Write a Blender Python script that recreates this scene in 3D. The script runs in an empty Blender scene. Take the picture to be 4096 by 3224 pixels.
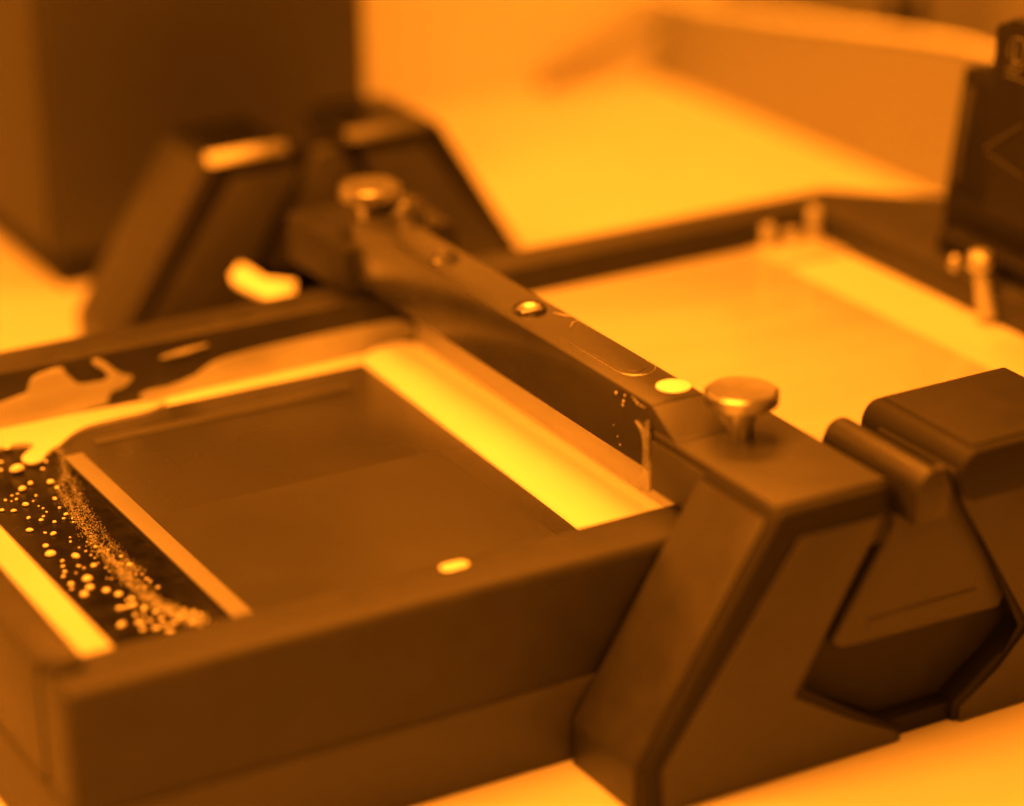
import bpy, bmesh, math, random
from mathutils import Vector, Matrix
random.seed(7)
S = bpy.context.scene
C = S.collection
MM = 0.001
PI = math.pi

# ------------------------------------------------------------------ camera
PITCH, YAW, ROLL = math.radians(22.4), math.radians(29.29), math.radians(0.73)
fw = Vector((math.sin(YAW)*math.cos(PITCH), math.cos(YAW)*math.cos(PITCH), -math.sin(PITCH)))
rt = Vector((math.cos(YAW), -math.sin(YAW), 0))
dn = fw.cross(rt)
r_ = math.cos(ROLL)*rt + math.sin(ROLL)*dn
d_ = -math.sin(ROLL)*rt + math.cos(ROLL)*dn
cd = bpy.data.cameras.new("camera")
cam = bpy.data.objects.new("camera", cd); C.objects.link(cam)
m = Matrix((( r_.x, -d_.x, -fw.x), (r_.y, -d_.y, -fw.y), (r_.z, -d_.z, -fw.z))).to_4x4()
m.translation = fw*-0.6
cam.matrix_world = m
cd.sensor_width = 36.0; cd.lens = 95.36
cd.clip_start = 0.02; cd.clip_end = 50
cd.dof.use_dof = True
cd.dof.focus_distance = 0.573
cd.dof.aperture_fstop = 4.5
cd.dof.aperture_blades = 0
S.camera = cam

# ------------------------------------------------------------------ light: amber safelight room
AMB = (1.0, 0.236, 0.0105)
W = bpy.data.worlds.new("World"); S.world = W; W.use_nodes = True
bg = W.node_tree.nodes['Background']
bg.inputs[0].default_value = (*AMB, 1); bg.inputs[1].default_value = 0.24
def area(name, loc, target, size, power):
    L = bpy.data.lights.new(name, 'AREA'); L.shape = 'RECTANGLE'
    L.size, L.size_y = size; L.energy = power; L.color = AMB
    o = bpy.data.objects.new(name, L); C.objects.link(o); o.location = loc
    o.rotation_euler = (Vector(target)-Vector(loc)).to_track_quat('-Z', 'Y').to_euler()
    return o
area("left_safelight", (-0.36, -0.03, 0.44), (-0.02, -0.04, 0), (0.20, 0.20), 7.2)
area("top_safelight", (-0.10, -0.06, 0.56), (-0.02, -0.03, 0), (0.30, 0.24), 5.2)
area("rear_safelight", (0.13, 0.22, 0.56), (0.12, 0.19, 0), (0.24, 0.20), 6.2)
area("room_safelight", (-0.35, -1.10, 0.55), (0.0, 0.0, 0), (0.9, 0.6), 7.0)  # added fill from behind the camera, lifts the dark front faces
S.view_settings.view_transform = 'Standard'; S.view_settings.look = 'None'
S.view_settings.exposure = 0; S.view_settings.gamma = 1

# ------------------------------------------------------------------ materials
def mat(name, col, rough=0.5, metal=0.0, spec=0.5, var=0.12, scale=60, rvar=0.1, bump=0.0, bscale=900, coat=0.0,
        trans=0.0, sss=0.0, emis=0.0, stretch=None):
    m = bpy.data.materials.new(name); m.use_nodes = True
    nt = m.node_tree; b = nt.nodes['Principled BSDF']
    tc = nt.nodes.new('ShaderNodeTexCoord')
    src = tc.outputs['Object']
    if stretch:
        mp = nt.nodes.new('ShaderNodeMapping'); mp.inputs['Scale'].default_value = stretch
        nt.links.new(src, mp.inputs['Vector']); src = mp.outputs['Vector']
    n = nt.nodes.new('ShaderNodeTexNoise'); n.inputs['Scale'].default_value = scale; n.inputs['Detail'].default_value = 6
    nt.links.new(src, n.inputs['Vector'])
    rp = nt.nodes.new('ShaderNodeValToRGB')
    rp.color_ramp.elements[0].position = 0.3; rp.color_ramp.elements[1].position = 0.7
    rp.color_ramp.elements[0].color = (*[c*(1-var) for c in col], 1)
    rp.color_ramp.elements[1].color = (*[min(1, c*(1+var)) for c in col], 1)
    nt.links.new(n.outputs['Fac'], rp.inputs['Fac']); nt.links.new(rp.outputs['Color'], b.inputs['Base Color'])
    mr = nt.nodes.new('ShaderNodeMapRange')
    mr.inputs['To Min'].default_value = max(0.02, rough-rvar); mr.inputs['To Max'].default_value = min(1, rough+rvar)
    nt.links.new(n.outputs['Fac'], mr.inputs['Value']); nt.links.new(mr.outputs['Result'], b.inputs['Roughness'])
    b.inputs['Metallic'].default_value = metal
    b.inputs['Specular IOR Level'].default_value = spec
    b.inputs['Coat Weight'].default_value = coat; b.inputs['Coat Roughness'].default_value = 0.05
    b.inputs['Transmission Weight'].default_value = trans
    if bump:
        n2 = nt.nodes.new('ShaderNodeTexNoise'); n2.inputs['Scale'].default_value = bscale; n2.inputs['Detail'].default_value = 3
        nt.links.new(src, n2.inputs['Vector'])
        bp = nt.nodes.new('ShaderNodeBump'); bp.inputs['Strength'].default_value = bump; bp.inputs['Distance'].default_value = 0.0003
        nt.links.new(n2.outputs['Fac'], bp.inputs['Height']); nt.links.new(bp.outputs['Normal'], b.inputs['Normal'])
    return m
M = dict(
    table=mat('white_laminate', (0.66, 0.66, 0.66), 0.45, var=0.03, scale=14, bump=0.1),
    wall=mat('painted_wall', (0.72, 0.72, 0.72), 0.7, var=0.04, scale=6, bump=0.1),
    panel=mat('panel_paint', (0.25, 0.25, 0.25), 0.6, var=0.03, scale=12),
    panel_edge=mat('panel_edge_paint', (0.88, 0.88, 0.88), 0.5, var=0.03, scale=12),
    black=mat('black_anodised', (0.028, 0.028, 0.028), 0.42, spec=0.38, var=0.14, scale=160, bump=0.12, bscale=2600),
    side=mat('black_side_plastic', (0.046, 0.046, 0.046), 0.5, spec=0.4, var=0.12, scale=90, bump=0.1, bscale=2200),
    tower=mat('tower_enamel', (0.042, 0.042, 0.042), 0.5, spec=0.35, var=0.10, scale=20),
    tower_side=mat('tower_side_enamel', (0.045, 0.045, 0.045), 0.5, spec=0.35, var=0.10, scale=20),
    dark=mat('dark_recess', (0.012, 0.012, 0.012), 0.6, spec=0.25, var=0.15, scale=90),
    vat=mat('white_vat_plastic', (0.84, 0.84, 0.84), 0.4, var=0.02, scale=40),
    glass=mat('dark_glass', (0.038, 0.038, 0.038), 0.27, spec=0.36, var=0.08, scale=18, rvar=0.03),
    pale=mat('pale_plate', (0.47, 0.47, 0.47), 0.16, spec=0.5, var=0.07, scale=30, rvar=0.05, stretch=(0.35, 2.5, 1)),
    tan=mat('tan_tape', (0.18, 0.18, 0.18), 0.45, spec=0.3, var=0.04, scale=60),
    bar=mat('bar_gloss_black', (0.042, 0.042, 0.042), 0.22, spec=0.5, var=0.22, scale=70, rvar=0.12, stretch=(2, 0.5, 1), bump=0.06, bscale=900),
    wet=mat('wet_resin_film', (0.03, 0.03, 0.03), 0.10, spec=0.6, var=0.25, scale=90, rvar=0.06, stretch=(2, 0.4, 1)),
    metal=mat('polished_steel', (0.50, 0.50, 0.50), 0.30, metal=1.0, var=0.06, scale=300, rvar=0.06),
    satin=mat('satin_steel', (0.55, 0.55, 0.55), 0.36, metal=1.0, var=0.08, scale=400, rvar=0.08),
    white=mat('white_enamel', (0.88, 0.88, 0.88), 0.3, var=0.01, scale=80),
    milk=mat('milky_resin', (0.66, 0.66, 0.66), 0.14, spec=0.6, var=0.03, scale=300, rvar=0.03),
    foam=mat('milky_foam', (0.34, 0.34, 0.34), 0.2, spec=0.6, var=0.2, scale=900, rvar=0.05),
    smear=mat('resin_smear', (0.40, 0.40, 0.40), 0.25, spec=0.5, var=0.12, scale=70, rvar=0.06),
    knob=mat('clear_knob', (0.55, 0.55, 0.55), 0.2, spec=0.6, var=0.05, scale=200),
    print_=mat('grey_print', (0.17, 0.17, 0.17), 0.5, var=0.1, scale=600),
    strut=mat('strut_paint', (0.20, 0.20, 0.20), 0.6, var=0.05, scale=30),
    line=mat('brown_spacer', (0.055, 0.055, 0.055), 0.4, var=0.1, scale=80),
    drip=mat('clear_drip', (0.85, 0.85, 0.85), 0.05, spec=0.6, var=0.08, scale=260, rvar=0.03, trans=0.8),
    liner=mat('amber_liner', (0.80, 0.80, 0.80), 0.3, var=0.05, scale=50),
    ledge=mat('ledge_plastic', (0.60, 0.60, 0.60), 0.4, var=0.03, scale=40),
    ink=mat('black_base', (0.008, 0.008, 0.008), 0.25, spec=0.12, var=0.5, scale=240),
    frost=mat('frosted_glass', (0.043, 0.043, 0.043), 0.30, spec=0.36, var=0.08, scale=24),
    dullmetal=mat('dull_metal', (0.27, 0.27, 0.27), 0.42, metal=1.0, var=0.08, scale=300),
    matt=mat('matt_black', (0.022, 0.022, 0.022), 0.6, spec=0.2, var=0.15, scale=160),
    rim=mat('rim_black', (0.034, 0.034, 0.034), 0.55, spec=0.3, var=0.14, scale=120, bump=0.1, bscale=2200),
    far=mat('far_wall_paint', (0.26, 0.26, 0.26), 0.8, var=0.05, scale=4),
)

# ------------------------------------------------------------------ helpers (all dimensions in millimetres)
def link(name, bm, m, parent=None, smooth=True, bevel=0.0, seg=2):
    if bevel:
        bmesh.ops.bevel(bm, geom=bm.edges[:], offset=bevel*MM, segments=seg, profile=0.5, affect='EDGES', clamp_overlap=True)
    bmesh.ops.recalc_face_normals(bm, faces=bm.faces)
    me = bpy.data.meshes.new(name); bm.to_mesh(me); bm.free()
    me.materials.append(m)
    if smooth:
        for p in me.polygons: p.use_smooth = True
        me.set_sharp_from_angle(angle=math.radians(38))
    o = bpy.data.objects.new(name, me); C.objects.link(o)
    if parent:
        o.parent = parent
        o.matrix_parent_inverse = Matrix.Translation(parent.location).inverted()
    return o
def tag(o, label, cat, group=None):
    o['label'] = label; o['category'] = cat
    if group: o['group'] = group
    return o
def thing(name, label, cat, loc=(0, 0, 0), group=None):
    o = bpy.data.objects.new(name, None); C.objects.link(o)
    o.location = Vector(loc)*MM; o.empty_display_size = 0.01
    return tag(o, label, cat, group)
def struct(o): o['kind'] = 'structure'; return o
def BM(): return bmesh.new()
def abox(bm, a, b):
    x0, y0, z0 = [v*MM for v in a]; x1, y1, z1 = [v*MM for v in b]
    v = [bm.verts.new(p) for p in ((x0,y0,z0),(x1,y0,z0),(x1,y1,z0),(x0,y1,z0),(x0,y0,z1),(x1,y0,z1),(x1,y1,z1),(x0,y1,z1))]
    for f in ((0,3,2,1),(4,5,6,7),(0,1,5,4),(1,2,6,5),(2,3,7,6),(3,0,4,7)): bm.faces.new([v[i] for i in f])
    return bm
def box(name, a, b, m, parent=None, bevel=0.4, seg=2):
    return link(name, abox(BM(), a, b), m, parent, bevel=bevel, seg=seg)
def aprism(bm, pts, axis, lo, hi):
    def P(p, t):
        if axis == 'y': q = (p[0], t, p[1])
        elif axis == 'z': q = (p[0], p[1], t)
        else: q = (t, p[0], p[1])
        return bm.verts.new([v*MM for v in q])
    A = [P(p, lo) for p in pts]; B = [P(p, hi) for p in pts]; n = len(pts)
    bm.faces.new(A); bm.faces.new(B[::-1])
    for i in range(n): bm.faces.new((A[i], A[(i+1) % n], B[(i+1) % n], B[i]))
    return bm
def prism(name, pts, axis, lo, hi, m, parent=None, bevel=0.4, seg=2):
    return link(name, aprism(BM(), pts, axis, lo, hi), m, parent, bevel=bevel, seg=seg)
def alathe(bm, c, prof, n=48):
    rings = []
    for r, z in prof:
        rings.append([bm.verts.new(((c[0]+r*math.cos(2*PI*i/n))*MM, (c[1]+r*math.sin(2*PI*i/n))*MM, (c[2]+z)*MM)) for i in range(n)] if r > 1e-6
                     else [bm.verts.new((c[0]*MM, c[1]*MM, (c[2]+z)*MM))])
    for a, b in zip(rings, rings[1:]):
        for i in range(n):
            j = (i+1) % n
            q = [a[i % len(a)], a[j % len(a)], b[j % len(b)], b[i % len(b)]]
            q = list(dict.fromkeys(q))
            if len(q) > 2: bm.faces.new(q)
    return bm
def lathe(name, c, prof, m, parent=None, n=48): return link(name, alathe(BM(), c, prof, n), m, parent)
def atube(bm, pts, rad, n=12, closed=False):
    pts = [Vector(p)*MM for p in pts]
    if not isinstance(rad, (list, tuple)): rad = [rad]*len(pts)
    k = len(pts); rings = []
    for i, p in enumerate(pts):
        if closed: t = pts[(i+1) % k]-pts[i-1]
        else: t = pts[min(i+1, k-1)]-pts[max(i-1, 0)]
        t.normalize()
        up = Vector((0, 0, 1)) if abs(t.z) < 0.9 else Vector((1, 0, 0))
        u = t.cross(up).normalized(); w = t.cross(u)
        rings.append([bm.verts.new(p+(u*math.cos(2*PI*j/n)+w*math.sin(2*PI*j/n))*rad[i]*MM) for j in range(n)])
    pr = list(zip(rings, rings[1:])) + ([(rings[-1], rings[0])] if closed else [])
    for a, b in pr:
        for j in range(n): bm.faces.new((a[j], a[(j+1) % n], b[(j+1) % n], b[j]))
    if not closed: bm.faces.new(rings[0]); bm.faces.new(rings[-1][::-1])
    return bm
def tube(name, pts, rad, m, parent=None, n=12, closed=False): return link(name, atube(BM(), pts, rad, n, closed), m, parent)
def stadium(cx, y0, y1, r, n=14):
    a = [(cx+r*math.cos(t), y1-r+r*math.sin(t)) for t in [PI*i/n for i in range(n+1)]]
    b = [(cx+r*math.cos(t), y0+r+r*math.sin(t)) for t in [PI+PI*i/n for i in range(n+1)]]
    return a+b

def smooth_poly(p, it=2):
    for _ in range(it):
        q = []
        for i in range(len(p)):
            a, b = p[i], p[(i+1) % len(p)]
            q += [(a[0]*.75+b[0]*.25, a[1]*.75+b[1]*.25), (a[0]*.25+b[0]*.75, a[1]*.25+b[1]*.75)]
        p = q
    return p
ZT = -42.8      # table height
# ------------------------------------------------------------------ setting
struct(box('table', (-700, -600, ZT-30), (262, 346, ZT), M['table'], bevel=0))
struct(box('back_wall', (-700, 346, ZT-300), (285, 360, 500), M['wall'], bevel=0))
struct(box('partition_wall', (285.2, 349, ZT-300), (419, 360, 500), M['far'], bevel=0))  # back wall continued in darker paint to imitate its dimmer far end
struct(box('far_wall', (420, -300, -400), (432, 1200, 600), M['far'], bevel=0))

# white side panel along the right edge of the table, with a rounded pale top edge
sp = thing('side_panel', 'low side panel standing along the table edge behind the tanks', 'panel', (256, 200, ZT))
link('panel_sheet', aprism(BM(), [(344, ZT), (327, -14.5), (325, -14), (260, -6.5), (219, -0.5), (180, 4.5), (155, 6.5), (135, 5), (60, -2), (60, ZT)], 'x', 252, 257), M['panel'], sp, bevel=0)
ho = tube('pale_hose', [(254, 352, -13.4), (254, 337.8, -12.2), (254, 306.6, -9.4), (254, 262.8, -4.1), (254, 222.4, 1.4), (254, 184.8, 6.6), (254, 161.2, 9.2), (254, 147.5, 9.4), (254, 138.4, 8.2), (254, 125, 4)], 1.25, M['panel_edge'], n=16)
tag(ho, 'pale hose arching along the panel top towards the lift unit', 'hose')
# slanted strut in the far corner
st = tube('corner_strut', [(206, 343, ZT+2), (232, 338, -28), (257, 330, -13)], [2.2, 2.6, 3.2], M['strut'])  # tube painted brown to stand for a dark band of shade
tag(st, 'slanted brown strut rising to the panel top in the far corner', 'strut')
cl = thing('cable_clip', 'small dark two pronged clip standing above the pale hose', 'clip', (285, 233, -12))
tube('prong', [(285, 238.6, -7), (285, 238.8, -2), (285, 240, 6)], [2.4, 2.7, 1.9], M['ink'], cl)
tube('prong', [(285, 227.6, -6), (285, 227.2, 0), (285, 226, 8)], [2.6, 3.0, 2.1], M['ink'], cl)
tube('crosspiece', [(285, 240, -9.4), (285, 226, -8)], 1.6, M['dark'], cl)
tube('post', [(285, 233, -8.7), (285, 233, -400)], 1.5, M['dark'], cl)

# tall dark cabinet at the back left
tw = thing('cabinet', 'tall dark cabinet standing on the table behind the left tank', 'cabinet', (30, 290, ZT))
box('body', (-19.5, 235, -33), (82.5, 340, 420), M['tower'], tw, bevel=0.8)
box('side_cover', (-21, 238, -32.5), (-19.4, 338, 419), M['tower_side'], tw, bevel=0.3)
box('plinth', (-18.5, 236, ZT), (81, 339, -33.2), M['dark'], tw, bevel=0.5)

# ------------------------------------------------------------------ twin tank
tk = thing('twin_tank', 'long black two chamber tank on the white table with pale chamber floors', 'tank', (10, 5, ZT))
YF, YB = -77, 90
box('body', (-125, YF+14.5, -25.5), (172, YB, -16.2), M['side'], tk, bevel=0.4)
box('plinth', (-134.6, YF-0.7, ZT), (173, YB, -25.3), M['side'], tk, bevel=0.45)
box('front_rim', (-134, YF, -30), (150, -62, 0), M['rim'], tk, bevel=2.4, seg=5)
box('back_rim', (-134, 76.5, -25.4), (146, YB, 0), M['black'], tk, bevel=0.9)
box('left_rim', (-134, -61.8, -30), (-125.5, 76.3, 0), M['black'], tk, bevel=0.9)
prism('right_rim', [(136.5, -61.8), (175, -61.8), (175, 60), (172, 67), (148, YB), (146.2, YB), (146.2, 76.3), (136.5, 76.3)], 'z', -15, 0, M['black'], tk, bevel=0.7)
box('divider_wall', (17.5, -61.8, -15), (34, 76.3, 3), M['black'], tk, bevel=0.6)
box('divider_liner', (15.6, -61.6, -14.6), (17.3, 76.2, 2), M['liner'], tk, bevel=0.3)
box('chamber_floor', (-125.3, -61.8, -16), (15.5, 76.3, -14.3), M['vat'], tk, bevel=0)
box('chamber_floor', (34.2, -61.8, -10), (136.3, 76.3, -8), M['ledge'], tk, bevel=0)
sc = lathe('corner_screw', (-131.5+1.5, -66, 0), [(0, 1.3), (1.2, 1.3), (1.6, 0.7), (2.6, 0.9), (3.2, 1.4), (3.6, 1.0), (3.8, 0.01)], M['black'], tk)
mk = prism('white_marker', stadium(0, -3.0, 3.0, 1.55), 'z', 0.02, 0.25, M['white'], tk, bevel=0.08)
mk.location = (-0.0504, -0.0663, 0); mk.rotation_euler = (0, 0, -PI/2); mk.parent = None
mk.parent = tk; mk.matrix_parent_inverse = Matrix.Translation(tk.location).inverted()
box('rear_deck', (-31, YB+0.2, ZT), (44, 156.0, -27), M['dark'], tk, bevel=0.6)
lg = [(-117.6, -61.7), (-117.6, 60), (-118.4, 76.2), (-125.4, 76.2), (-125.4, -56.5)] + [(-125.4+5*(1-math.cos(a)), -56.7-5*math.sin(a)) for a in [PI/2*i/6 for i in range(1, 7)]]
prism('side_ledge', lg, 'z', -14.2, -3.0, M['ledge'], tk, bevel=0.3)  # floor strip raised into a ledge to clear the rim's shadow
# clear moulded posts in the right chamber's far corner
for px, py, h in ((135, 75, 1), (120.5, 75.3, -1.5), (128, 75.4, -4)):
    lathe('corner_post', (px, py, -8), [(0, 8+h), (1.4, 8+h), (1.9, 7.4+h), (2.0, 0.05)], M['smear'], tk, n=20)

hb = BM(); rows = []
for y, xl in ((-61, -8.6), (-39, -8.0), (20, -5.6), (66, -3.6), (71, -2.6), (73.6, 1.0)):
    cxm, w = (xl+14.4)/2, (14.4-xl)/2
    hh = 4.4 if y < 70 else 3.4 if y < 72 else 1.2
    rows.append([hb.verts.new(((cxm-w*math.cos(PI*i/16))*MM, y*MM, (-14.15+hh*max(0, math.sin(PI*i/16))**0.8)*MM)) for i in range(17)])
for a, b in zip(rows, rows[1:]):
    for i in range(16): hb.faces.new((a[i], a[i+1], b[i+1], b[i]))
    hb.faces.new((a[0], b[0], b[16], a[16]))
hb.faces.new(rows[0][::-1]); hb.faces.new(rows[-1])
o = link('half_round_bar', hb, M['vat'])  # rounded form added for the soft bright highlight beside the divider
tag(o, 'glowing pale half round bar along the divider inside the left tank', 'bar')
box('rear_ledge', (114.6, 60, -7.9), (136.2, 76.2, -7.1), M['pale'], tk, bevel=0.2)

# plates lying in the chambers
ip = box('black_strip', (-117.4, -60, -14.1), (-87.6, 66.5, -12), M['ink'], bevel=0.3)
tag(ip, 'near black strip under the milky droplets beside the left tank wall', 'strip')
gp = thing('dark_plate', 'large dark glossy glass plate lying in the left tank chamber', 'plate', (-48, 3, -14))
prism('glass_sheet', [(-87.4, -60), (-8.9, -60), (-8.2, -39), (-3.9, 66.5), (-87.4, 66.5)], 'z', -14.1, -12, M['glass'], gp, bevel=0.5)
box('frosted_field', (-82.5, -59, -11.995), (-13.5, 10, -11.95), M['frost'], gp, bevel=0)
pp = box('pale_plate', (40, -60, -7.9), (114.5, 75.5, -7), M['pale'], bevel=0.3)
tag(pp, 'pale glossy plate lying in the bright right tank chamber', 'plate')
tp = box('tan_strip', (-87.4, -58, -11.98), (-83.0, 48.5, -11.3), M['tan'], bevel=0.15)  # narrow tan band along the plate's left edge
tag(tp, 'straight orange brown strip lying along the dark glass plate', 'strip')
rod = box('spacer_rod', (-78, 52.5, -11.98), (-13, 55.6, -11.75), M['line'], bevel=0.3)  # flush strip painted as the wall's faint reflection in the plate
tag(rod, 'thin brown spacer lying along the rear of the dark plate', 'spacer')

# ------------------------------------------------------------------ bridge bar with fittings
br = thing('bridge_bar', 'dark glossy bar bridging the two tank chambers, wet at its near end', 'bar', (6, 0, 5))
bb = BM(); abox(bb, (-0.2, -57.8, 5), (12.3, 77.5, 20)); link('bar_body', bb, M['bar'], br, bevel=0.35, seg=3)
prism('bar_end', [(-57.9, 19.85), (-57.9, 14.9), (-67.0, 14.9), (-66.0, 15.3)], 'x', -0.1, 12.2, M['side'], br, bevel=0.15)
sp_ = [(3.3, -16, 20.05), (3.3, -28, 20.05), (3.3, -38.5, 20.05)] + [(7.6-4.3*math.cos(a), -39-4.3*math.sin(a), 20.06) for a in [PI*i/16 for i in range(17)]] + [(11.9, -36.5, 20.05)]
tube('slot_lip', sp_, [0.03, 0.07, 0.1] + [0.13]*17 + [0.05], M['satin'], br, n=8)
tube('slot_lip', [(7.6-2.7*math.cos(a), -38.2-2.7*math.sin(a), 20.03) for a in [PI*(0.15+0.7*i/12) for i in range(13)]], 0.09, M['bar'], br, n=8)
tube('wet_glint', [(9.6, -2.0, 20.05), (10.6, -4.4, 20.1), (11.7, -6.0, 20.05)], [0.1, 0.25, 0.1], M['smear'], br, n=8)
tube('wet_glint', [(8.2, -11.5, 20.03), (10.0, -9.6, 20.08), (11.9, -9.0, 20.03)], [0.06, 0.2, 0.1], M['smear'], br, n=8)
lathe('bar_screw', (6.0, 2.3, 20), [(0, 0.15), (1.2, 0.2), (2.2, 0.45), (2.7, 0.75), (2.9, 0.6)], M['satin'], br)
lathe('screw_collar', (6.0, 2.3, 20), [(2.95, 0.02), (3.0, 0.7), (3.4, 0.95), (3.8, 0.55), (3.95, 0.02)], M['wet'], br)
lathe('bar_screw', (6.2, 43, 20), [(0, 0.2), (2.2, 0.25), (2.9, 0.6), (3.5, 0.75), (4.1, 0.02)], M['bar'], br)
lathe('dome_cover', (16.2, 84, 13.1), [(7.2, 0), (7.2, 3.0), (6.6, 5.4), (5.2, 7.4), (2.6, 8.6), (0, 8.9)], M['bar'], br)
link('wet_patch', aprism(BM(), smooth_poly([(-44.5, 19.2), (-46.5, 14.5), (-46, 9), (-49.5, 5.8), (-57.6, 5.6), (-57.6, 19.4), (-51, 19.6)], 1), 'x', -0.34, -0.22), M['wet'], br)
lathe('white_cap', (9.0, -51.6, 20), [(0, 0.35), (3.3, 0.33), (3.6, 0.2), (3.7, 0.01)], M['white'], br)
# clear resin drip hanging at the near end
dr = prism('resin_drip', smooth_poly([(-54.8, 13.4), (-56.0, 12.0), (-57.9, 14.5), (-57.9, 9), (-58.0, 4), (-58.6, 0.3), (-52.6, 0.3), (-54.6, 3.0), (-55.5, 6.5), (-55.8, 10.5)], 2), 'x', -0.9, -0.25, M['drip'], bevel=0.25, seg=3)
tag(dr, 'wet amber resin drip running down the near end of the bridge bar', 'drip')
db = BM()
aprism(db, smooth_poly([(-52.4, 15.2), (-54.6, 14.0), (-56.1, 12.4), (-56.6, 10.2), (-57.3, 10.2), (-57.2, 12.4), (-57.9, 15.4), (-57.5, 17.2), (-57.0, 15.2), (-56.2, 13.6), (-54.4, 14.7)], 2), 'x', -1.15, -0.7)
o = link('resin_fork', db, M['drip']); tag(o, 'forked resin glint at the near upper corner of the bridge bar', 'glint')
bd = BM()
for y, z, r in ((-44.4, 18.0, .55), (-47.8, 18.6, .4), (-47.3, 17.2, .5), (-47.0, 16.2, .45), (-51.6, 19.0, .42), (-52.6, 18.6, .5), (-54.0, 18.5, .4), (-55.2, 18.6, .3), (-50.6, 19.3, .25), (-43.5, 10.5, .2), (-45.0, 8.5, .25), (-46, 7.0, .3)):
    bmesh.ops.create_icosphere(bd, subdivisions=2, radius=r*0.7*MM, matrix=Matrix.Translation(Vector((-0.36, y, z))*MM) @ Matrix.Diagonal((0.5, 1, 1, 1)))
o = link('resin_beads', bd, M['milk']); o['kind'] = 'stuff'; tag(o, 'tiny bright resin beads on the near side of the bridge bar', 'beads')

# ------------------------------------------------------------------ end brackets (A frames) with clamp blocks
def bracket(sgn, name_label, y_face, y_in, y_out, top):
    """y_face: face seen from the camera; solid extends y_in..y_out"""
    t = thing('end_bracket', name_label, 'bracket', (31, (y_in+y_out)/2, ZT))
    lo, hi = min(y_in, y_out), max(y_in, y_out)
    legL = [(-0.8, top), (23.6, top), (24.2, 12), (3.8, -24.8), (18, -33), (30.5, -40), (30.5, ZT), (-31, ZT), (-31, -33)]
    legR = [(66, top), (40.4, top), (39.8, 12), (60.2, -24.8), (55, -30), (43, -38.5), (43, ZT), (95, ZT), (95, -32)]
    prism('leg', legL, 'y', lo, hi, M['dark'], t, bevel=2.2 if sgn < 0 else 0.8, seg=5)  # dark body gives the rounded edges a painted band of shade
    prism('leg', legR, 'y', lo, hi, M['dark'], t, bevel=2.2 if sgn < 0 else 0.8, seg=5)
    f0, f1 = lo-0.7, lo+0.3
    faceL = [(3.6, top-5.5), (22.6, top-5.5), (21.4, 6.4), (2.2, -25.2), (16, -33.6), (28.5, -40.2), (29.5, ZT+0.3), (-26.8, ZT+0.3), (-27.2, -33)]
    faceR = [(61, top-5.5), (41.6, top-5.5), (42.6, 6.4), (61.8, -25.2), (54, -33), (44.5, -39.2), (44.2, ZT+0.3), (91, ZT+0.3), (91.4, -32)]
    prism('face_plate', faceL, 'y', f0, f1, M['side'], t, bevel=0.35)
    prism('face_plate', faceR, 'y', f0, f1, M['side'], t, bevel=0.35)
    sl = [(-2.7, top-1.6), (-31.7, -32.8), (-31.7, ZT+0.2), (-30.4, ZT+0.2), (-30.4, -33.2), (-1.5, top-2.2)]
    prism('side_plate', sl, 'y', lo+2.6, hi-0.5, M['black'], t, bevel=0.3)  # sides coloured darker than the faces to offset the stronger left light
    prism('side_plate', [(64-x, z) for x, z in sl], 'y', lo+2.6, hi-0.5, M['black'], t, bevel=0.3)
    box('base_tie', (24, lo+1.6, ZT), (50, hi-0.6, -38.6), M['dark'], t, bevel=0.4)
    return t
fb = bracket(-1, 'near black A shaped end bracket holding the front of the bridge bar', -104.5, -104.5, -78.6, 14.2)
box('clamp_block', (-0.6, -103.6, 1.5), (26, -58.2, 14.2), M['dark'], fb, bevel=1.6, seg=4)
box('top_plate', (-0.4, -102.0, 13.0), (25.6, -58.4, 14.8), M['side'], fb, bevel=0.5, seg=3)
box('block_side', (-1.0, -101.2, 2.0), (0.5, -58.6, 12.8), M['side'], fb, bevel=0.4)
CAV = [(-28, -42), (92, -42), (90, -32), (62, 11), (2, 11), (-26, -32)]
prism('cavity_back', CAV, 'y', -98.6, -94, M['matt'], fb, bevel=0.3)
prism('inner_panel', [(33.5, 14), (40.5, 14), (57.5, -17), (55, -20.6), (16, -19.6), (13.5, -17.5)], 'y', -102.5, -99.5, M['side'], fb, bevel=0.8, seg=3)
box('panel_groove', (22, -102.75, -17.2), (49, -102.3, -14.4), M['side'], fb, bevel=0.2)
# rounded hinge ridge
rg = [(28.6, 6), (28.6, 13.2)] + [(32.5-3.9*math.cos(a), 13.2+3.9*math.sin(a)) for a in [PI*i/10 for i in range(1, 10)]] + [(36.4, 13.2), (36.4, 6)]
prism('hinge_ridge', rg, 'y', -108, -76.5, M['black'], fb, bevel=0.8, seg=3)
cp = [(44.5, 6.8)] + [(44.6-4.0*math.sin(a), 12.2-5.2*math.cos(a)) for a in [PI*i/10 for i in range(1, 10)]] + [(44.6, 17.4), (78, 17.4), (78, 6.8)]
prism('cap_block', cp, 'y', -105.8, -72.8, M['dark'], fb, bevel=1.2, seg=4)
box('cap_plate', (45.5, -103.0, 16.5), (77, -73.6, 17.8), M['matt'], fb, bevel=0.4)

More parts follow.
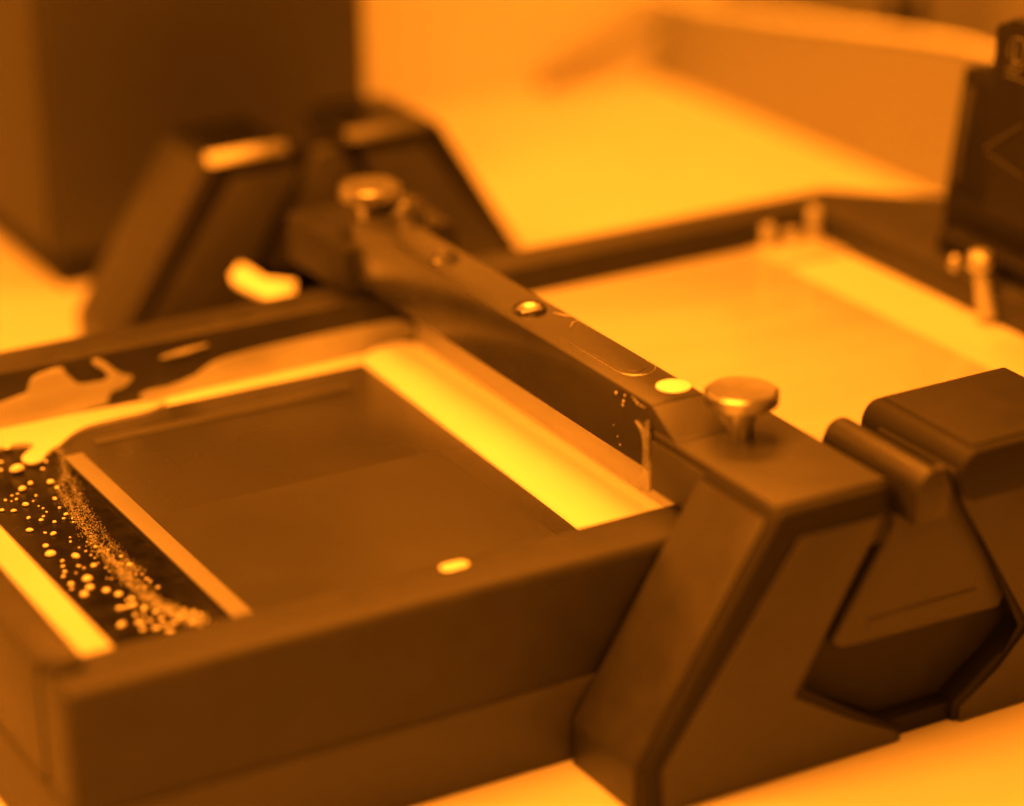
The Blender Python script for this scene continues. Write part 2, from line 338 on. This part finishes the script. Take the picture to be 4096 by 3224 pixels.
rb = bracket(1, 'far black A shaped end bracket in front of the dark cabinet', 157, 157, 190, 14.6)
box('clamp_block', (-2, 77.7, 0.3), (22, 112, 13.2), M['matt'], rb, bevel=1.1, seg=3)
prism('inner_panel', [(30, 12), (36, 12), (57, -18), (52, -22), (16, -21), (10, -18)], 'y', 158.5, 163, M['side'], rb, bevel=0.8)
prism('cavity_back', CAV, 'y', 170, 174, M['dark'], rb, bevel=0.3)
prism('edge_strip', [(156.2, 13.6), (159.5, 16.2), (159.5, 13.6)], 'x', -3.5, 20, M['dullmetal'], rb, bevel=0.15)  # strips added for wall light caught along the bracket's black top edge
prism('edge_strip', [(156.2, 13.6), (159.5, 16.2), (159.5, 13.6)], 'x', 38, 62, M['line'], rb, bevel=0.15)
box('top_cover', (0, 160.5, 14.3), (22, 188.5, 15.3), M['ink'], rb, bevel=0.3)  # near-black sheets added to darken the overlit leg tops
box('top_cover', (42, 160.5, 14.3), (64.5, 188.5, 15.3), M['ink'], rb, bevel=0.3)
rg2 = [(x-4, z-4) for x, z in rg]
prism('hinge_ridge', rg2, 'y', 84, 116, M['black'], rb, bevel=1.4, seg=3)

# added pale plate standing in for the bright table seen through a gap
tb = thing('pale_tab', 'small pale angular tab standing behind the left tank rim', 'tab', (-7, 115, -27))
prism('tab_plate', [(-11.9, 126.3), (-6.1, 133.1), (-5.6, 128.5), (-5.9, 118.5), (0.4, 113.0), (-3.6, 104.7), (-10.8, 104.3), (-12.5, 112.6), (-13.5, 120.6)], 'z', -7.2, -6, M['panel_edge'], tb, bevel=0.3)
prism('stalk', [(-11, 124), (-8, 126), (-7.5, 113), (-4, 109), (-10, 107)], 'z', -26.95, -7.3, M['dark'], tb, bevel=0.3)

# ------------------------------------------------------------------ thumbscrews
def thumbscrew(c, R, zt, base, label, neck=3.4, m='metal'):
    t = thing('thumbscrew', label, 'thumbscrew', (c[0], c[1], base), 'thumbscrews of the tanks')
    h = zt-base
    lathe('head', (c[0], c[1], base), [(0, h-0.1), (R*.8, h-0.1), (R*.93, h-0.02), (R, h-0.45), (R, h-2.9), (R*.95, h-3.3), (neck, h-3.35)], M[m], t, n=64)
    kn = BM()
    for i in range(72):
        a = 2*PI*i/72
        mt = Matrix.Translation(Vector((c[0]+R*math.cos(a), c[1]+R*math.sin(a), zt-1.7))*MM) @ Matrix.Rotation(a, 4, 'Z')
        bmesh.ops.create_cube(kn, size=1, matrix=mt @ Matrix.Diagonal((0.5*MM, 0.3*MM, 2.2*MM, 1)))
    k = link('knurl', kn, M[m], t, smooth=False); k['kind'] = 'stuff'
    lathe('neck', (c[0], c[1], base), [(neck, h-3.3), (neck, h-6.2), (neck*.82, h-6.3), (neck*.82, 0.01)], M[m], t, n=40)
    return t
thumbscrew((13.2, -70.0), 7.3, 25.0, 14.8, 'steel thumbscrew on the near clamp block beside the white cap')
thumbscrew((9.0, 86.0), 7.4, 25.6, 13.2, 'steel thumbscrew on the far clamp block in front of the cabinet')
ks = thing('stem_knob', 'faceted metal knob on a leaning stem by the right tank wall', 'knob', (137, 4, -6))
tube('stem', [(135.2, 2.0, -7.5), (135.4, 4.2, -1.5), (135.6, 6.0, 4.0)], [2.5, 2.1, 1.9], M['smear'], ks, n=20)
kb = BM(); bmesh.ops.create_icosphere(kb, subdivisions=2, radius=4.2*MM, matrix=Matrix.Translation(Vector((135.6, 6.0, 6.5))*MM) @ Matrix.Diagonal((1, 1, 0.75, 1)))
link('knob_head', kb, M['satin'], ks, smooth=False)
kb = BM(); bmesh.ops.create_icosphere(kb, subdivisions=2, radius=1.6*MM, matrix=Matrix.Translation(Vector((135.2, 15.5, 3.2))*MM) @ Matrix.Diagonal((1, 1, 1.4, 1)))  # solid blob standing in for the stem knob's reflection
o = link('small_knob', kb, M['satin']); tag(o, 'tiny metal knob behind the faceted knob on the right tank wall', 'knob')

# ------------------------------------------------------------------ dark lift unit at the right edge
lf = thing('lift_unit', 'dark upright lift unit with printed badge at the right edge', 'machine', (170, 10, 0))
box('base_block', (150, -70, 0.3), (230, 40, 14.2), M['dark'], lf, bevel=0.9)
box('base_step', (143, -70, 0.2), (149.8, 33, 5.2), M['dark'], lf, bevel=0.6)
prism('column', [(39.4, 14.4), (34.2, 47), (28.5, 47.5), (20, 40), (2, 40), (2, 14.4)], 'x', 150, 200, M['dark'], lf, bevel=0.6)
prism('guide_strip', [(36.6, 16.5), (32.4, 42), (29.8, 42), (34.2, 16.5)], 'x', 149.5, 150.1, M['line'], lf, bevel=0.15)
prism('head_box', [(-1, 67.0), (-2.2, 68.6), (-5.2, 68.8), (-5.4, 69.8), (-6.6, 70.6), (-70, 70.6), (-70, 22), (-0.4, 22)], 'x', 130, 200, M['dark'], lf, bevel=0.5, seg=3)
tube('edge_trim', [(129.8, 0.2, 37.6), (129.8, -6.4, 42.2), (129.8, -12.8, 46.6)], 0.35, M['side'], lf, n=8)
tube('edge_trim', [(129.9, -0.3, 36.8), (129.9, -14.2, 34.2)], 0.2, M['side'], lf, n=8)
# printed badge on the face towards the left tank
FX = 129.93
cy, cz, R = -9.8, 63.0, 3.6
tube('badge_ring', [(FX, cy+R*math.cos(a), cz+R*math.sin(a)) for a in [math.radians(-32+300*i/40) for i in range(41)]], 0.17, M['print_'], lf, n=8)
tube('badge_letter', [(FX, -8.7, 65.2), (FX, -8.55, 62.5), (FX, -8.1, 59.2)], 0.27, M['print_'], lf, n=8)
tube('badge_letter', [(FX, -8.5, 61.6), (FX, -9.1, 60.8), (FX, -10.0, 60.6), (FX, -11.0, 61.1), (FX, -11.6, 62.3), (FX, -11.9, 65.2)], 0.25, M['print_'], lf, n=8)
def text_mesh(name, body, size, loc, m, parent, ext=0.00005):
    cu = bpy.data.curves.new(name, 'FONT'); cu.body = body; cu.size = size*MM; cu.extrude = ext
    to = bpy.data.objects.new(name, cu)
    me = bpy.data.meshes.new_from_object(to); me.materials.append(m)
    bpy.data.objects.remove(to)
    o = bpy.data.objects.new(name, me); C.objects.link(o)
    o.location = Vector(loc)*MM; o.rotation_euler = (PI/2, 0, -PI/2)
    o.parent = parent; o.matrix_parent_inverse = Matrix.Translation(parent.location).inverted()
    return o
text_mesh('badge_text', 'MICRO', 1.5, (FX, -5.7, 58.0), M['print_'], lf)
tube('badge_line', [(FX, -5.6, 57.0), (FX, -15, 57.0)], 0.13, M['print_'], lf, n=6)

# ------------------------------------------------------------------ milky liquid
PUD = [(-99.5,68.8),(-78.3,67.9),(-58.1,66.0),(-59.2,63.3),(-67.5,63.0),(-75.8,62.5),(-81.5,59.5),(-85.8,54.8),(-89.7,52.8),(-92.3,48.3),(-95.7,48.5),(-96.4,52.6),(-93.0,55.4),(-89.9,58.3),(-93.4,61.0),(-103.0,59.0)]
PUD[0] = (-112, 70.5); PUD[1] = (-78.3, 70.0); PUD[2] = (-52, 69.0); PUD[-1] = (-111, 59)
o = prism('milky_puddle', smooth_poly(PUD), 'z', -11.97, -11.1, M['milk'], bevel=0.25, seg=3)
tag(o, 'bright milky resin puddle with a tongue at the far left plate corner', 'puddle')
SM1 = [(-93.4,-7.6),(-85.5,-7.2),(-84.6,-3.9),(-83.7,-2.3),(-76.3,-1.2),(-76.1,-3.2),(-74.3,-4.6),(-73.1,-7.1),(-64.3,-7.4),(-66.6,-3.6),(-68.6,-2.8),(-69.3,-1.3),(-66.8,-1.4),(-62.1,-6.9),(-58.8,-7.2),(-61.9,-9.8),(-65.8,-9.5),(-66.2,-13.9),(-94.0,-13.8)]
SM1[0] = (-112, -7.6); SM1[-1] = (-112, -13.8)
o = prism('resin_splash', smooth_poly(SM1, 1), 'y', 75.7, 76.45, M['smear'], bevel=0.2)
tag(o, 'ragged amber resin splash on the left rear tank wall above the puddle', 'splash')
SM2 = [(-57.9,-14.2),(-57.7,-11.7),(-48.1,-12.0),(-41.9,-10.1),(-38.7,-7.7),(-25.7,-6.9),(-0.4,-6.7),(15,-7.1),(15,-14.2)]
o = prism('resin_film', smooth_poly(SM2, 1), 'y', 75.7, 76.45, M['smear'], bevel=0.2)
tag(o, 'smooth amber resin film on the rear tank wall beside the bridge bar', 'film')
tb2 = tube('resin_streak', [(-52, 76.3, -4.3), (-46, 76.3, -3.9), (-40, 76.3, -3.4)], [0.3, 0.6, 0.25], M['smear'], n=10)
tag(tb2, 'short pale resin streak high on the rear wall of the left tank', 'streak')

# droplets: one dome mesh, copies scaled one by one
DROPS=[(-103.5,12.3,0.74),(-107.0,7.5,0.74),(-107.6,3.1,1.26),(-103.5,-0.5,0.99),(-106.6,-1.0,0.46),(-107.4,-3.4,0.46),(-108.0,-6.1,0.52),(-109.0,-7.9,0.52),(-104.6,-4.9,0.46),(-104.0,-6.4,0.33),(-101.9,-6.5,0.72),(-106.2,-7.6,0.26),(-105.4,-11.9,1.17),(-109.0,-12.2,0.71),(-109.6,-14.2,0.45),(-106.4,-15.8,0.97),(-108.5,-18.2,1.03),(-104.0,-18.6,0.9),(-102.5,-21.5,0.9),(-100.9,-24.6,0.64),(-100.6,-30.1,0.76),(-101.6,-32.4,0.44),(-103.1,-31.6,0.57),(-107.1,-34.5,1.01),(-103.7,-35.5,0.88),(-104.2,-38.2,0.69),(-99.2,-32.5,0.63),(-99.3,-35.7,0.69),(-101.8,-39.1,0.81),(-98.1,-39.0,0.69),(-100.0,-41.7,0.81),(-99.9,-38.6,0.63),(-101.5,-35.4,0.57),(-95.4,-9.7,0.59),(-95.4,-5.1,0.4),(-94.9,-17.6,0.39),(-94.8,-19.1,0.39),(-94.5,-22.5,0.45),(-102.0,-43.4,0.44),(-94.9,-15.1,0.29),(-98.2,1.9,0.4),(-96.6,-0.8,0.33),(-107.2,16.5,0.81),(-104.8,13.8,0.41),(-101.1,9.0,0.27),(-101.8,6.9,0.34),(-101.3,3.4,0.27),(-100.7,1.0,0.3),(-100.5,-1.3,0.3),(-100.3,-2.9,0.26),(-100.1,-8.5,0.3),(-101.0,-13.9,0.29),(-101.7,-13.2,0.23),(-94.9,-40.5,0.5),(-91.8,-37.6,0.44),(-92.7,-36.2,0.44),(-96.1,-37.0,0.51),(-96.0,-14.6,0.29),(-98.9,5.1,0.23),(-98.4,4.1,0.23),(-98.4,-0.6,0.27),(-100.6,-5.6,0.23),(-100.0,-10.3,0.26),(-102.0,-24.8,0.45),(-96.0,60.8,1.23),(-86.3,56.8,0.95),(-98.6,47.7,1.71),(-100.2,53.9,0.57),(-101.7,49.6,0.57),(-98.6,39.4,0.7),(-94.6,37.6,0.92),(-101.2,37.3,0.98),(-94.4,34.3,0.63),(-99.8,32.7,0.42),(-101.3,30.3,0.31),(-96.9,29.0,0.63),(-106.3,33.8,0.42),(-104.1,33.1,0.42),(-103.4,29.3,0.76),(-100.8,25.7,0.34),(-100.8,23.6,0.31),(-101.2,27.3,0.28),(-97.7,24.1,0.45),(-108.7,29.2,0.55),(-106.7,27.6,0.62),(-105.2,22.6,0.58),(-103.3,20.2,0.58),(-102.2,21.7,0.41),(-97.7,20.2,0.55),(-98.9,18.5,0.41),(-101.2,17.8,0.51),(-97.3,17.7,0.31),(-97.8,15.8,0.31),(-91.4,49.1,0.5),(-93.5,45.5,0.5),(-92.0,52.1,0.36),(-102.9,35.7,0.35),(-104.2,35.5,0.35),(-105.3,32.8,0.28),(-89.2,54.6,0.58),(-89.5,52.7,0.5),(-89.9,55.5,0.36),(-81.1,61.6,0.66),(-82.4,59.7,0.66),(-80.1,63.2,0.59)]
dm = BM(); bmesh.ops.create_icosphere(dm, subdivisions=3, radius=1*MM)
for v in dm.verts:
    if v.co.z < 0: v.co.z *= 0.35
me = bpy.data.meshes.new('droplet'); dm.to_mesh(me); dm.free(); me.materials.append(M['milk'])
for p in me.polygons: p.use_smooth = True
for i, (x, y, r) in enumerate(DROPS):
    o = bpy.data.objects.new('droplet', me); C.objects.link(o)
    h = r*random.uniform(0.6, 0.75)
    o.location = ((x)*MM, y*MM, (-11.98+0.3*h)*MM)
    s = random.uniform(0.80, 1.25)
    o.scale = (r*s*.93, r/s*.93, h); o.rotation_euler = (0, 0, random.uniform(0, PI))
    size = 'large' if r > 0.8 else 'medium' if r > 0.5 else 'small' if r > 0.34 else 'tiny'
    where = ('near the milky puddle' if y > 42 else 'at the rear third' if y > 22 else
             'halfway along' if y > -8 else 'past the middle' if y > -25 else 'by the front rim')
    side = 'close to the pale ledge' if x < -103 else 'close to the tan strip' if x > -97 else 'midway across'
    tag(o, f'{size} milky droplet on the black strip, {where}, {side}', 'droplet', 'milky droplets on the black strip')
o = tube('merged_droplet', [(-105.6,-27.9,-11.5),(-105.1,-28,-11.5),(-104.3,-28.1,-11.6),(-103.4,-28.1,-11.6),(-102.5,-28.15,-11.5),(-101.8,-28.2,-11.5),(-101.3,-28.25,-11.5)], [0.25,0.62,0.42,0.36,0.46,0.66,0.25], M['milk'], n=14)
tag(o, 'dumbbell shaped pair of merged milky droplets on the dark plate', 'droplet')
FOAM = [(-88.5,57.5),(-86.3,52.8),(-89.7,41.8),(-94.1,32.6),(-95.4,23.4),(-96.6,14.3),(-97.6,4.1),(-97.6,-5.1),(-97.9,-12.6),(-98.1,-22.5),(-97.7,-31.3),(-94.9,-36.6),(-93.3,-41.0)]
def along(path, t):
    k = t*(len(path)-1); i = min(int(k), len(path)-2); f = k-i
    return path[i][0]*(1-f)+path[i+1][0]*f, path[i][1]*(1-f)+path[i+1][1]*f
fm = BM()
for i in range(2700):
    t = random.random()**0.92
    x, y = along(FOAM, t)
    w = 0.9+1.3*t
    x += random.gauss(0, w*0.55); y += random.gauss(0, w*0.8)
    r = random.uniform(0.08, 0.17)*(0.7+0.95*t*t)
    bmesh.ops.create_icosphere(fm, subdivisions=1, radius=r*MM, matrix=Matrix.Translation(Vector((x, y, -11.95+r*random.uniform(.3, .9)))*MM) @ Matrix.Diagonal((1, 1, .8, 1)))
o = link('fine_foam', fm, M['foam']); o['kind'] = 'stuff'; tag(o, 'curving band of fine amber foam bubbles on the dark plate', 'foam')
MIST = [(-90.4,39.3),(-92.1,31.4),(-93.7,23.8),(-94.6,15.9),(-95.5,2.9),(-96.0,-8.7),(-95.6,-14.0)]
ms = BM()
for i in range(900):
    t = random.random(); x, y = along(MIST, t)
    x += random.gauss(0.8, 0.7); y += random.gauss(0, 1.2); r = random.uniform(0.06, 0.11)
    bmesh.ops.create_icosphere(ms, subdivisions=1, radius=r*MM, matrix=Matrix.Translation(Vector((x, y, -11.97+r*.4))*MM))
o = link('fine_mist', ms, M['foam']); o['kind'] = 'stuff'; tag(o, 'mist of very fine resin specks beside the orange brown strip', 'specks')

# ------------------------------------------------------------------ render settings
S.render.engine = 'CYCLES'
S.cycles.use_denoising = True
